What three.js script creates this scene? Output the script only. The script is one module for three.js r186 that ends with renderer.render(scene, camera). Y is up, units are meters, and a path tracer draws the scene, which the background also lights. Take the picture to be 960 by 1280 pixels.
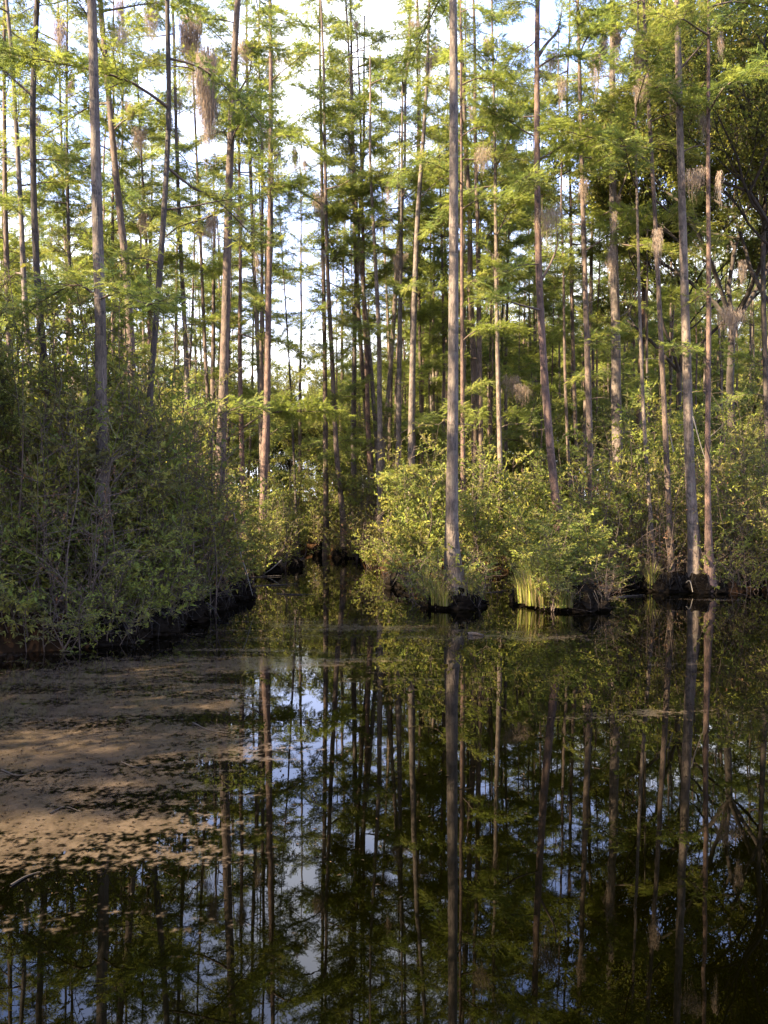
import * as THREE from 'three';
import { mergeGeometries } from 'three/addons/utils/BufferGeometryUtils.js';

// ---------------------------------------------------------------- camera, sky, sun, exposure
const scene = new THREE.Scene();
const EYE = 2.2, FOCAL = 1036, CX = 480, CY = 640, PITCH = Math.atan(15 / FOCAL);   // pixels of the 960 x 1280 photograph
const camera = new THREE.PerspectiveCamera(2 * Math.atan(CY / FOCAL) * 180 / Math.PI, 0.75, 0.1, 2000);
camera.position.set(0, EYE, 0);
camera.rotation.x = -PITCH;

const renderer = new THREE.WebGLRenderer({ antialias: true });
renderer.setSize(768, 1024);
renderer.toneMapping = THREE.LinearToneMapping;
renderer.toneMappingExposure = 9.0;
renderer.shadowMap.enabled = true;

const SUN_DIR = new THREE.Vector3(-0.70, 0.62, 0.34).normalize();
const sun = new THREE.DirectionalLight(new THREE.Color(1.0, 0.83, 0.57), 5.0);
sun.name = 'sun';
sun.position.copy(SUN_DIR).multiplyScalar(120); sun.target.position.set(0, 0, -25);
sun.position.add(sun.target.position);
sun.castShadow = true; sun.shadow.mapSize.set(4096, 4096); sun.shadow.radius = 1;
Object.assign(sun.shadow.camera, { left: -60, right: 60, top: 60, bottom: -60, near: 1, far: 300 });
scene.add(sun, sun.target);

// ---------------------------------------------------------------- helpers: random numbers and noise
let seedState = 1;
const seedTo = (s) => { seedState = (s * 2654435761) >>> 0; };
function rnd() { seedState = (seedState + 0x6d2b79f5) | 0; let t = Math.imul(seedState ^ (seedState >>> 15), 1 | seedState); t = (t + Math.imul(t ^ (t >>> 7), 61 | t)) ^ t; return ((t ^ (t >>> 14)) >>> 0) / 4294967296; }
const rr = (a, b) => a + (b - a) * rnd();
const pick = (a) => a[Math.floor(rnd() * a.length)];
const lerp = (a, b, t) => a + (b - a) * t;
const clamp = (x, a = 0, b = 1) => Math.min(b, Math.max(a, x));
const smooth = (a, b, x) => { const t = clamp((x - a) / (b - a)); return t * t * (3 - 2 * t); };
function hash2(x, y) { let h = Math.imul(x, 374761393) + Math.imul(y, 668265263); h = Math.imul(h ^ (h >>> 13), 1274126177); return ((h ^ (h >>> 16)) >>> 0) / 4294967296; }
function vnoise(x, y, px = 0, py = 0) {      // value noise, periodic when px / py are set
  const ix = Math.floor(x), iy = Math.floor(y), fx = x - ix, fy = y - iy, u = fx * fx * (3 - 2 * fx), v = fy * fy * (3 - 2 * fy);
  const w = (a, p) => (p ? ((a % p) + p) % p : a);
  const h = (a, b) => hash2(w(a, px), w(b, py));
  return lerp(lerp(h(ix, iy), h(ix + 1, iy), u), lerp(h(ix, iy + 1), h(ix + 1, iy + 1), u), v);
}
function fbm(x, y, oct = 4, px = 0, py = 0) { let s = 0, a = 0.5, n = 0; for (let i = 0; i < oct; i++) { s += a * vnoise(x + i * 17, y + i * 31, px, py); n += a; x *= 2; y *= 2; px *= 2; py *= 2; a *= 0.5; } return s / n; }

// ---------------------------------------------------------------- the sky: pale haze low down, blue above, thin broken cloud
{
  const W = 1024, H = 512, d = new Float32Array(W * H * 4);
  for (let j = 0; j < H; j++) for (let i = 0; i < W; i++) {
    const el = ((j + 0.5) / H - 0.5) * Math.PI, az = (i + 0.5) / W * 2 * Math.PI, y = Math.max(0, Math.sin(el));
    const t = Math.pow(1 - y, 2.8);
    let r = lerp(0.19, 0.80, t), g = lerp(0.33, 0.82, t), b = lerp(0.80, 0.90, t);
    const k = 1 / (y + 0.22), cx = Math.cos(az) * Math.cos(el) * k, cz = Math.sin(az) * Math.cos(el) * k;
    const c = smooth(0.46, 0.70, fbm(cx * 1.6 + 40, cz * 1.6 + 40, 5)) * 0.85;
    r = lerp(r, 0.92, c); g = lerp(g, 0.93, c); b = lerp(b, 0.97, c);
    if (el < 0) { r = 0.10; g = 0.10; b = 0.08; }
    d.set([r * 0.55, g * 0.55, b * 0.55, 1], (j * W + i) * 4);
  }
  const tex = new THREE.DataTexture(d, W, H, THREE.RGBAFormat, THREE.FloatType);
  tex.mapping = THREE.EquirectangularReflectionMapping; tex.magFilter = THREE.LinearFilter; tex.needsUpdate = true;
  scene.background = tex; scene.environment = tex;
}

// ---------------------------------------------------------------- from the photograph's pixels to places
function P(px, py, D) {                       // the point at distance D in front of the camera seen at that pixel
  const x = (px - CX) / FOCAL, y = (CY - py) / FOCAL, c = Math.cos(PITCH), s = Math.sin(PITCH);
  const yy = y * c - s, zz = c + y * s, k = D / zz;
  return new THREE.Vector3(x * k, EYE + yy * k, -D);
}
const SHORE = [[-2500, 3], [-400, 7], [-150, 10.4], [-60, 11.2], [20, 12.2], [60, 12.1], [110, 12.3], [150, 12.7], [200, 14.2], [250, 16.2], [290, 18.2], [305, 23], [365, 27], [378, 35], [405, 35], [415, 31.5], [450, 31], [468, 27], [495, 24], [515, 20.5], [600, 20.3], [612, 25], [660, 25.5], [672, 19.5], [760, 19.5], [800, 20.5], [830, 19.8], [905, 19.6], [960, 20], [1040, 19], [1400, 18]];
function shoreD(px) { for (let i = 1; i < SHORE.length; i++) if (px < SHORE[i][0]) { const [a, b] = [SHORE[i - 1], SHORE[i]]; return lerp(a[1], b[1], clamp((px - a[0]) / (b[0] - a[0]))); } return 18; }
const toPx = (x, D) => CX + FOCAL * x / D;

const counts = {};
function numbered(name) { const n = counts[name] = (counts[name] ?? -1) + 1; return n ? name + '_' + String(n).padStart(3, '0') : name; }
function tag(o, label, category, group, kind) { o.userData.label = label; if (category) o.userData.category = category; if (group) o.userData.group = group; if (kind) o.userData.kind = kind; return o; }
function base(name, pos, turn = 0) { const g = new THREE.Group(); g.name = numbered(name); g.position.copy(pos); g.rotation.y = turn; scene.add(g); return g; }
function mesh(name, geo, mat, parent, stuff) { const m = new THREE.Mesh(geo, mat); m.name = parent ? name : numbered(name); m.castShadow = m.receiveShadow = true; if (stuff) m.userData.kind = 'stuff'; (parent ?? scene).add(m); return m; }

// ---------------------------------------------------------------- geometry collectors
class GB {
  constructor() { this.p = []; this.n = []; this.uv = []; this.c = []; this.i = []; }
  geo(normals = true) {
    const g = new THREE.BufferGeometry();
    g.setAttribute('position', new THREE.Float32BufferAttribute(this.p, 3));
    if (normals && this.n.length) g.setAttribute('normal', new THREE.Float32BufferAttribute(this.n, 3));
    if (this.uv.length) g.setAttribute('uv', new THREE.Float32BufferAttribute(this.uv, 2));
    if (this.c.length) g.setAttribute('color', new THREE.Float32BufferAttribute(this.c, 3));
    if (this.i.length) g.setIndex(this.i);
    return g;
  }
  // a tube along points with radii; radial(t, angle) may swell it
  tube(pts, radii, sides, swell) {
    const o = this.p.length / 3, n = pts.length, up = new THREE.Vector3(), a = new THREE.Vector3(), b = new THREE.Vector3(), tan = new THREE.Vector3();
    let run = 0;
    for (let k = 0; k < n; k++) {
      tan.subVectors(pts[Math.min(n - 1, k + 1)], pts[Math.max(0, k - 1)]).normalize();
      if (k === 0) up.set(0, 0, 1); if (Math.abs(tan.dot(up)) > 0.93) up.set(1, 0, 0);
      a.crossVectors(tan, up).normalize(); b.crossVectors(tan, a).normalize();
      if (k) run += pts[k].distanceTo(pts[k - 1]);
      for (let s = 0; s <= sides; s++) {
        const th = s / sides * Math.PI * 2, r = radii[k] * (swell ? swell(run, th) : 1), x = Math.cos(th), y = Math.sin(th);
        this.p.push(pts[k].x + (a.x * x + b.x * y) * r, pts[k].y + (a.y * x + b.y * y) * r, pts[k].z + (a.z * x + b.z * y) * r);
        this.n.push(a.x * x + b.x * y, a.y * x + b.y * y, a.z * x + b.z * y);
        this.uv.push(s / sides, run * 0.5);
      }
    }
    for (let k = 0; k < n - 1; k++) for (let s = 0; s < sides; s++) {
      const q = o + k * (sides + 1) + s, w = q + sides + 1;
      this.i.push(q, q + 1, w, q + 1, w + 1, w);
    }
  }
  tri(a, b, c, col) { this.p.push(a.x, a.y, a.z, b.x, b.y, b.z, c.x, c.y, c.z); for (let k = 0; k < 3; k++) this.c.push(col[0], col[1], col[2]); }
  // a pointed leaf folded along its midrib
  leaf(at, dir, nor, len, wid, col) {
    const s = new THREE.Vector3().crossVectors(dir, nor).normalize(), u = new THREE.Vector3().crossVectors(s, dir);
    const m = at.clone().addScaledVector(dir, len * 0.45).addScaledVector(u, len * 0.06), t = at.clone().addScaledVector(dir, len).addScaledVector(u, -len * 0.08);
    const l = m.clone().addScaledVector(s, wid / 2).addScaledVector(u, wid * 0.12), r = m.clone().addScaledVector(s, -wid / 2).addScaledVector(u, wid * 0.12);
    this.tri(at, l, t, col); this.tri(at, t, r, col);
  }
}
const V = (x, y, z) => new THREE.Vector3(x, y, z);
const UP = V(0, 1, 0);
function randDir() { const z = rr(-1, 1), a = rr(0, 6.2832), r = Math.sqrt(1 - z * z); return V(r * Math.cos(a), z, r * Math.sin(a)); }

// ---------------------------------------------------------------- textures and materials
function dataTex(W, H, f, srgb) {
  const d = new Uint8Array(W * H * 4);
  for (let j = 0; j < H; j++) for (let i = 0; i < W; i++) { const c = f(i / W, j / H); const k = (j * W + i) * 4; d[k] = clamp(c[0]) * 255; d[k + 1] = clamp(c[1]) * 255; d[k + 2] = clamp(c[2]) * 255; d[k + 3] = 255; }
  const t = new THREE.DataTexture(d, W, H); t.wrapS = t.wrapT = THREE.RepeatWrapping; t.magFilter = THREE.LinearFilter; t.minFilter = THREE.LinearMipmapLinearFilter; t.generateMipmaps = true;
  if (srgb) t.colorSpace = THREE.SRGBColorSpace; t.needsUpdate = true; return t;
}
// stringy cypress bark: long vertical fibres, flaking strips, lichen blotches; 1 = around the trunk, 1 = 2 m up it
const barkHeight = (u, v) => { const w = u + 0.02 * (vnoise(u * 6, v * 12, 6, 12) - 0.5); const a = vnoise(w * 34, v * 12, 34, 12), b = vnoise(w * 70 + 5, v * 36, 70, 36), c = vnoise(w * 110, v * 100, 110, 100); return 0.4 * Math.abs(a * 2 - 1) + 0.34 * b + 0.26 * c; };
const barkMap = dataTex(512, 1024, (u, v) => {
  const h = barkHeight(u, v), l = smooth(0.54, 0.68, fbm(u * 7, v * 24, 4, 7, 24)), m = fbm(u * 4 + 9, v * 9, 4, 4, 9), d = smooth(0.60, 0.72, fbm(u * 6 + 3, v * 16 + 5, 4, 6, 16));
  const k = lerp(0.62, 1.0, smooth(0.1, 0.75, h)) * lerp(0.72, 1.2, m) * lerp(1, 0.7, d);
  return [lerp(0.80 * k, 0.78, l * 0.45), lerp(0.735 * k, 0.765, l * 0.45), lerp(0.69 * k, 0.70, l * 0.45)];
}, true);
const barkBump = dataTex(512, 1024, (u, v) => { const h = barkHeight(u, v); return [h, h, h]; });
const bark = (r, g, b) => new THREE.MeshStandardMaterial({ color: new THREE.Color(r, g, b), map: barkMap, bumpMap: barkBump, bumpScale: 0.012, roughness: 0.92 });
const BARK = { grey: bark(0.225, 0.196, 0.175), brown: bark(0.205, 0.158, 0.128), red: bark(0.235, 0.158, 0.128), dark: bark(0.115, 0.094, 0.080), pale: bark(0.30, 0.255, 0.215) };
const TWIG = new THREE.MeshStandardMaterial({ color: new THREE.Color(0.070, 0.047, 0.034), roughness: 0.95 });
const DEADWOOD = new THREE.MeshStandardMaterial({ color: new THREE.Color(0.13, 0.108, 0.085), roughness: 0.95 });
const leafMat = (tr, rough) => new THREE.MeshPhysicalMaterial({ vertexColors: true, roughness: rough, transmission: tr, thickness: 0, ior: 1.4, side: THREE.DoubleSide, specularIntensity: 0.18 });
const NEEDLE = leafMat(0.55, 1), LEAF = leafMat(0.5, 0.95), MOSS = leafMat(0.25, 1), BLADE = leafMat(0.4, 0.85);
const vary = (c, s) => { const k = 1 + rr(-s, s), y = rr(-s, s) * 0.5; return [c[0] * k * (1 + y), c[1] * k, c[2] * k * (1 - y)]; };

// ---------------------------------------------------------------- ground, water
{
  const xs = [], zs = [];
  for (let x = -400; x <= 400;) { xs.push(x); x += Math.abs(x) < 30 ? 0.35 : Math.abs(x) < 60 ? 2 : 40; }
  for (let z = 200; z >= -600;) { zs.push(z); z -= z > 12 || z < -90 ? 40 : z < -42 ? 2 : z > -8 ? 3 : 0.35; }
  const h = (x, z) => {
    const D = -z;
    if (D < 3) return -0.6;
    const px = toPx(x, D), s = shoreD(px) + (fbm(x * 0.9, z * 0.9, 3) - 0.5) * 1.2;
    const inland = (D - s) * 0.9;
    return clamp(inland, -0.7, 0.34) + (inland > 0 ? (fbm(x * 0.7 + 5, z * 0.7, 4) - 0.42) * 0.5 : 0) + smooth(60, 120, D) * 0.6;
  };
  const g = new GB();
  for (const z of zs) for (const x of xs) { g.p.push(x, h(x, z), z); g.uv.push(x / 3, z / 3); }
  for (let j = 0; j < zs.length - 1; j++) for (let i = 0; i < xs.length - 1; i++) { const a = j * xs.length + i, b = a + 1, c = a + xs.length, d = c + 1; g.i.push(a, b, c, b, d, c); }
  const geo = g.geo(); geo.computeVertexNormals();
  const map = dataTex(512, 512, (u, v) => { const n = fbm(u * 12, v * 12, 5, 12, 12), s = smooth(0.55, 0.7, vnoise(u * 70, v * 70, 70, 70)); return [lerp(0.16, 0.34, n) + s * 0.14, lerp(0.125, 0.25, n) + s * 0.09, lerp(0.09, 0.16, n) + s * 0.05]; }, true);
  const bump = dataTex(512, 512, (u, v) => { const n = fbm(u * 24, v * 24, 5, 24, 24); return [n, n, n]; });
  const ground = mesh('ground', geo, new THREE.MeshPhysicalMaterial({ map, color: new THREE.Color(0.34, 0.32, 0.30), bumpMap: bump, bumpScale: 0.06, roughness: 1, specularIntensity: 0.1 }));
  tag(ground, 'dark peaty swamp floor strewn with brown leaf litter under the shrubs', null, null, 'structure');
}
// floating pollen film and fine debris on the water: where it lies, in metres
function film(x, z) {
  const w = x + 0.7 * (fbm(x * 0.5, z * 0.5 + 9, 3) - 0.5), q = z + 0.9 * (fbm(x * 0.45 + 4, z * 0.45, 3) - 0.5);
  const e = (cx, cz, rx, rz) => Math.exp(-(((w - cx) / rx) ** 2 + ((q - cz) / rz) ** 2));
  let m = 0.86 * e(-3.2, -8.0, 2.3, 3.4) + 0.75 * e(-6.8, -8.6, 3.4, 4) + 0.42 * e(-2.1, -5.6, 1.3, 1.5) + 0.85 * e(-0.6, -14.6, 3.0, 1.25) + 0.8 * e(2.2, -13.2, 1.7, 0.6) + 0.55 * e(-1.6, -11.5, 2.2, 1.5) + 0.45 * e(2.9, -8.6, 1.5, 0.35) + 0.4 * e(3.6, -10.6, 1.6, 0.3) + 0.4 * e(-0.8, -24, 2.0, 2.6) + 0.6 * e(7.2, -18.3, 1.3, 0.35) + 0.35 * e(1.2, -10, 1.0, 0.4);
  return m;
}
{
  const X0 = -14, X1 = 14, Z0 = -30, Z1 = -2, W = 2048;
  const col = new Uint8Array(W * W * 4), rough = new Uint8Array(W * W * 4);
  for (let j = 0; j < W; j++) for (let i = 0; i < W; i++) {
    const x = lerp(X0, X1, (i + 0.5) / W), z = lerp(Z0, Z1, (j + 0.5) / W), k = (j * W + i) * 4;
    const m = film(x, z);
    let a = 0;
    if (m > 0.1) {
      const streak = 0.6 * fbm(x * 0.55 + 3, z * 2.8, 5) + 0.4 * fbm(x * 2.2 + 8, z * 7, 4), dens = 0.9 * smooth(0.12, 1.2, m * 0.78 + (streak - 0.5) * 1.5 + 0.08);
      const flake = 0.5 * vnoise(x * 28, z * 28) + 0.3 * vnoise(x * 60 + 11, z * 60) + 0.2 * hash2(i, j);
      a = smooth(0.14, -0.10, flake - dens * 0.95) * lerp(0.55, 1.1, vnoise(x * 12 + 5, z * 12)) * lerp(0.7, 1.1, hash2(i + 77, j));
    }
    a = clamp(a);
    const sr = (c) => 255 * (c <= 0.0031308 ? 12.92 * c : 1.055 * Math.pow(c, 1 / 2.4) - 0.055);
    col[k] = sr(lerp(0.0005, 0.058, a)); col[k + 1] = sr(lerp(0.0004, 0.042, a)); col[k + 2] = sr(lerp(0.0002, 0.028, a)); col[k + 3] = 255;
    rough[k] = rough[k + 1] = rough[k + 2] = lerp(0.0, 0.12, a) * 255; rough[k + 3] = 255;
  }
  const t = (d, s) => { const x = new THREE.DataTexture(d, W, W); x.magFilter = THREE.LinearFilter; x.minFilter = THREE.LinearFilter; if (s) x.colorSpace = THREE.SRGBColorSpace; x.needsUpdate = true; return x; };
  const xs = [-300, X0, X1, 300], zs = [60, Z1, Z0, -300], g = new GB();
  for (const z of zs) for (const x of xs) { g.p.push(x, 0, z); g.n.push(0, 1, 0); g.uv.push((x - X0) / (X1 - X0), (z - Z0) / (Z1 - Z0)); }
  for (let j = 0; j < 3; j++) for (let i = 0; i < 3; i++) { const a = j * 4 + i, b = a + 1, c = a + 4, d = c + 1; g.i.push(a, b, c, b, d, c); }
  const geo = g.geo(); geo.setAttribute('uv1', new THREE.Float32BufferAttribute(g.p.flatMap((v, k) => (k % 3 === 0 ? [v / 5] : k % 3 === 2 ? [v / 5] : [])), 2));
  const bump = dataTex(512, 512, (u, v) => { const n = fbm(u * 3, v * 6, 3, 3, 6) * 0.75 + vnoise(u * 24, v * 36, 24, 36) * 0.1; return [n, n, n]; });
  bump.channel = 1;
  const m = new THREE.MeshPhysicalMaterial({ map: t(col, true), roughnessMap: t(rough, false), roughness: 1, bumpMap: bump, bumpScale: 0.0016, ior: 1.31 });
  m.map.wrapS = m.map.wrapT = m.roughnessMap.wrapS = m.roughnessMap.wrapT = THREE.ClampToEdgeWrapping;
  tag(mesh('water', geo, m), 'still black tannin water mirroring the trees, filmed with brown pollen scum', null, null, 'structure');
}

// ---------------------------------------------------------------- cypress limbs and their feathery foliage
const CY_GREENS = [[0.165, 0.195, 0.034], [0.205, 0.225, 0.040], [0.130, 0.165, 0.036], [0.230, 0.232, 0.048]];
function spray(g, at, dir, nor, len, col) {       // one flat feathery twig of thin leaflets
  const s = V().crossVectors(dir, nor).normalize(), n = 7;
  for (let k = 0; k < n; k++) {
    const t = (k + 0.5) / n, c = vary(col, 0.12), o = at.clone().addScaledVector(dir, len * t).addScaledVector(UP, -0.06 * len * t * t);
    for (const sd of [-1, 1]) {
      const L = len * rr(0.28, 0.42) * (1 - 0.55 * t), d = dir.clone().multiplyScalar(0.75).addScaledVector(s, sd * rr(0.7, 1)).addScaledVector(nor, rr(-0.3, 0.35)).normalize();
      const e = V().crossVectors(d, nor).normalize().multiplyScalar(rr(0.008, 0.013)), tip = o.clone().addScaledVector(d, L);
      g.tri(o.clone().add(e), tip, o.clone().sub(e), c);
    }
  }
}
function dress(fol, wood, curve, len, dens, greens, from = 0.22) {    // side twigs and sprays along a limb
  const n = Math.max(3, Math.round(len * dens));
  for (let k = 0; k < n; k++) {
    const t = from + (1 - from) * (k + rnd()) / n, at = curve.getPoint(t), tan = curve.getTangent(t), side = V().crossVectors(tan, UP).normalize(), sd = k % 2 ? 1 : -1;
    const L = rr(0.28, 0.75) * (1.15 - 0.6 * t) * Math.min(1.15, 0.5 + len * 0.3), d = tan.clone().multiplyScalar(rr(0.3, 0.8)).addScaledVector(side, sd * rr(0.5, 1)).addScaledVector(UP, rr(-0.45, 0.55)).normalize();
    const end = at.clone().addScaledVector(d, L).addScaledVector(UP, -0.08 * L);
    wood.tube([at, at.clone().lerp(end, 0.5).addScaledVector(UP, 0.03), end], [0.008, 0.006, 0.003], 3);
    const col = pick(greens), m = Math.round(L / 0.055) + 2;
    for (let q = 0; q < m; q++) {
      const u = (q + 0.6) / m, o = at.clone().lerp(end, u).addScaledVector(UP, 0.03 * Math.sin(u * 3)).add(randDir().multiplyScalar(0.07)), dd = d.clone().multiplyScalar(0.8).addScaledVector(V().crossVectors(d, UP).normalize(), (q % 2 ? 1 : -1) * rr(0.4, 1)).addScaledVector(UP, rr(-0.7, 0.6)).normalize();
      spray(fol, o, dd, V(rr(-0.9, 0.9), 1, rr(-0.9, 0.9)).normalize(), rr(0.16, 0.32), col);
    }
  }
  const t = curve.getPoint(1), d = curve.getTangent(1);
  for (let q = 0; q < 5; q++) spray(fol, t, d.clone().add(randDir().multiplyScalar(0.6)).normalize(), V(rr(-0.4, 0.4), 1, rr(-0.4, 0.4)).normalize(), rr(0.18, 0.32), pick(greens));
}
function limbCurve(len, rise, droop) {
  const pts = [V(0, 0, 0)]; let a = rr(-0.2, 0.2);
  for (let k = 1; k <= 4; k++) { const t = k / 4; a += rr(-0.28, 0.28); pts.push(V(len * t, len * (rise * t - droop * t * t) + rr(-0.04, 0.04) * len, Math.sin(a) * 0.22 * len * t)); }
  return new THREE.CatmullRomCurve3(pts);
}
function makeLimb(len, rise, droop, dens, greens) {
  const curve = limbCurve(len, rise, droop), wood = new GB(), fol = new GB(), n = 8, pts = curve.getPoints(n);
  wood.tube(pts, pts.map((_, k) => lerp(0.009 + len * 0.008, 0.004, k / n)), 5);
  if (dens) dress(fol, wood, curve, len, dens, greens);
  return { wood: wood.geo(), foliage: dens ? fol.geo(false) : null, curve };
}
seedTo(11);
const LIMBS = [];
for (let k = 0; k < 10; k++) LIMBS.push(makeLimb(rr(1.0, 2.7), rr(-0.1, 0.75), rr(0.1, 0.5), rr(11, 16), [CY_GREENS[k % 4], CY_GREENS[(k + 1) % 4]]));
const BARE = []; for (let k = 0; k < 4; k++) BARE.push(makeLimb(rr(0.4, 1.3), rr(0.0, 0.6), rr(0.0, 0.6), 0));

// trunk: rings along a path given from foot to top; fluted, flaring foot
function trunkGeo(path, r0, flare, top = 0.22) {
  const curve = new THREE.CatmullRomCurve3(path, false, 'centripetal'), len = curve.getLength(), n = Math.round(len * 1.4) + 10, pts = [], rad = [];
  for (let k = 0; k <= n; k++) { const t = Math.pow(k / n, 1.25), p = curve.getPointAt(t); pts.push(p); rad.push(r0 * lerp(1, top, Math.pow(t, 1.1)) * (1 + 0.035 * (vnoise(t * 60, r0 * 999) - 0.5))); }
  const ph = rr(0, 6), lobes = 5 + Math.floor(rr(0, 3)), g = new GB();
  g.tube(pts, rad, 12, (run, th) => 1 + flare * Math.exp(-run / 0.8) * (1 + 0.3 * Math.sin(th * lobes + ph)) + 0.05 * Math.sin(th * 3 + run * 0.7 + ph));
  return { geo: g.geo(), curve, len, pts, rad };
}

// the cypresses one can single out: [pixels from top to foot] at distance D
const ends = [];
function cypress(o) {
  const D = o.D, pts = o.pts.map(([x, y]) => P(x, y, D)).sort((a, b) => a.y - b.y);
  // carry the trunk down to the ground and up to its top
  const foot = pts[0].clone(), a = pts[0], b = pts[Math.min(pts.length - 1, 1)], sl = (a.x - b.x) / Math.max(0.5, b.y - a.y);
  const groundY = o.ground ?? 0.1;
  if (foot.y > groundY + 0.1) { foot.x += sl * (foot.y - groundY) * 0.8; foot.y = groundY; pts.unshift(foot); } else pts[0].y = groundY;
  const H = o.h ?? rr(19, 24), t = pts[pts.length - 1], u = pts[pts.length - 2], sl2 = clamp((t.x - u.x) / (t.y - u.y), -0.12, 0.12);
  for (let y = t.y + 3; y < H; y += 3) pts.push(V(t.x + sl2 * (y - t.y) * 0.7 + rr(-0.1, 0.1), y, t.z + rr(-0.12, 0.12)));
  pts.push(V(t.x + sl2 * (H - t.y) * 0.7, H + 0.5, t.z));
  for (let k = 1; k < pts.length; k++) pts[k].z += (vnoise(pts[k].y * 0.3, D * 7 + pts[0].x) - 0.5) * 0.3;
  const root = base('pond_cypress', foot.clone());
  const local = pts.map((p) => p.clone().sub(foot));
  local[0].y -= 0.25;
  const r0 = o.w / 2 / FOCAL * D, tr = trunkGeo(local, r0, o.flare ?? 0.9);
  mesh('trunk', tr.geo, BARK[o.bark ?? 'grey'], root);
  const addAt = (L, p, yaw, s, bare) => { const m = mesh('limb', L.wood, bare === 2 ? DEADWOOD : TWIG, root); m.position.copy(p); m.rotation.set(rr(-0.3, 0.3), yaw, rr(-0.3, 0.4), 'YXZ'); m.scale.setScalar(s); if (L.foliage) mesh('foliage', L.foliage, NEEDLE, m, true); return m; };
  const atY = (y) => { let k = 0; while (k < tr.pts.length - 2 && tr.pts[k + 1].y < y) k++; const q = clamp((y - tr.pts[k].y) / (tr.pts[k + 1].y - tr.pts[k].y)); return tr.pts[k].clone().lerp(tr.pts[k + 1], q); };
  const low = (o.low ?? 8) + (D > 24 ? 1.5 : 0.5), n = o.limbs ?? 24; let yaw = rr(0, 6);
  for (let k = 0; k < n; k++) {
    const q = (k + rnd() * 0.9) / n, y = lerp(low, H - 0.4, Math.pow(q, 0.85)); yaw += 2.4 + rr(-0.5, 0.5);
    addAt(pick(LIMBS), atY(y), yaw, lerp(1.05, 0.55, q) * (o.spread ?? 1) * rr(0.75, 1.15));
  }
  if (D > 23) for (let k = 0; k < 3; k++) addAt(pick(LIMBS), atY(rr(4, low)), rr(0, 6.28), rr(0.5, 0.85));
  for (let k = 0; k < (o.stubs ?? 3); k++) addAt(pick(BARE), atY(rr(2.6, Math.max(5, low + 3))), rr(0, 6.28), rr(0.5, 1), rnd() < 0.4 ? 2 : 1);
  for (const l of o.own ?? []) {                                   // limbs seen in the photograph
    const q = l.pts.map(([x, y], i) => P(x, y, D + (l.dz ?? 0) * i / (l.pts.length - 1)).sub(foot));
    const c = new THREE.CatmullRomCurve3(q), wood = new GB(), fol = new GB(), len = c.getLength(), cp = c.getPoints(10);
    wood.tube(cp, cp.map((_, k) => lerp(l.r ?? 0.035, 0.008, k / 10)), 6);
    if (l.fol) dress(fol, wood, c, len, l.fol, CY_GREENS, l.from ?? 0.35);
    const m = mesh('limb', wood.geo(), l.dead ? DEADWOOD : l.r > 0.05 ? BARK[o.bark ?? 'grey'] : TWIG, root);
    if (l.fol) mesh('foliage', fol.geo(false), NEEDLE, m, true);
  }
  tag(root, o.label, 'tree', 'cypress trees at the edge of the open water and just behind it');
  return root;
}
seedTo(21);
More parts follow.
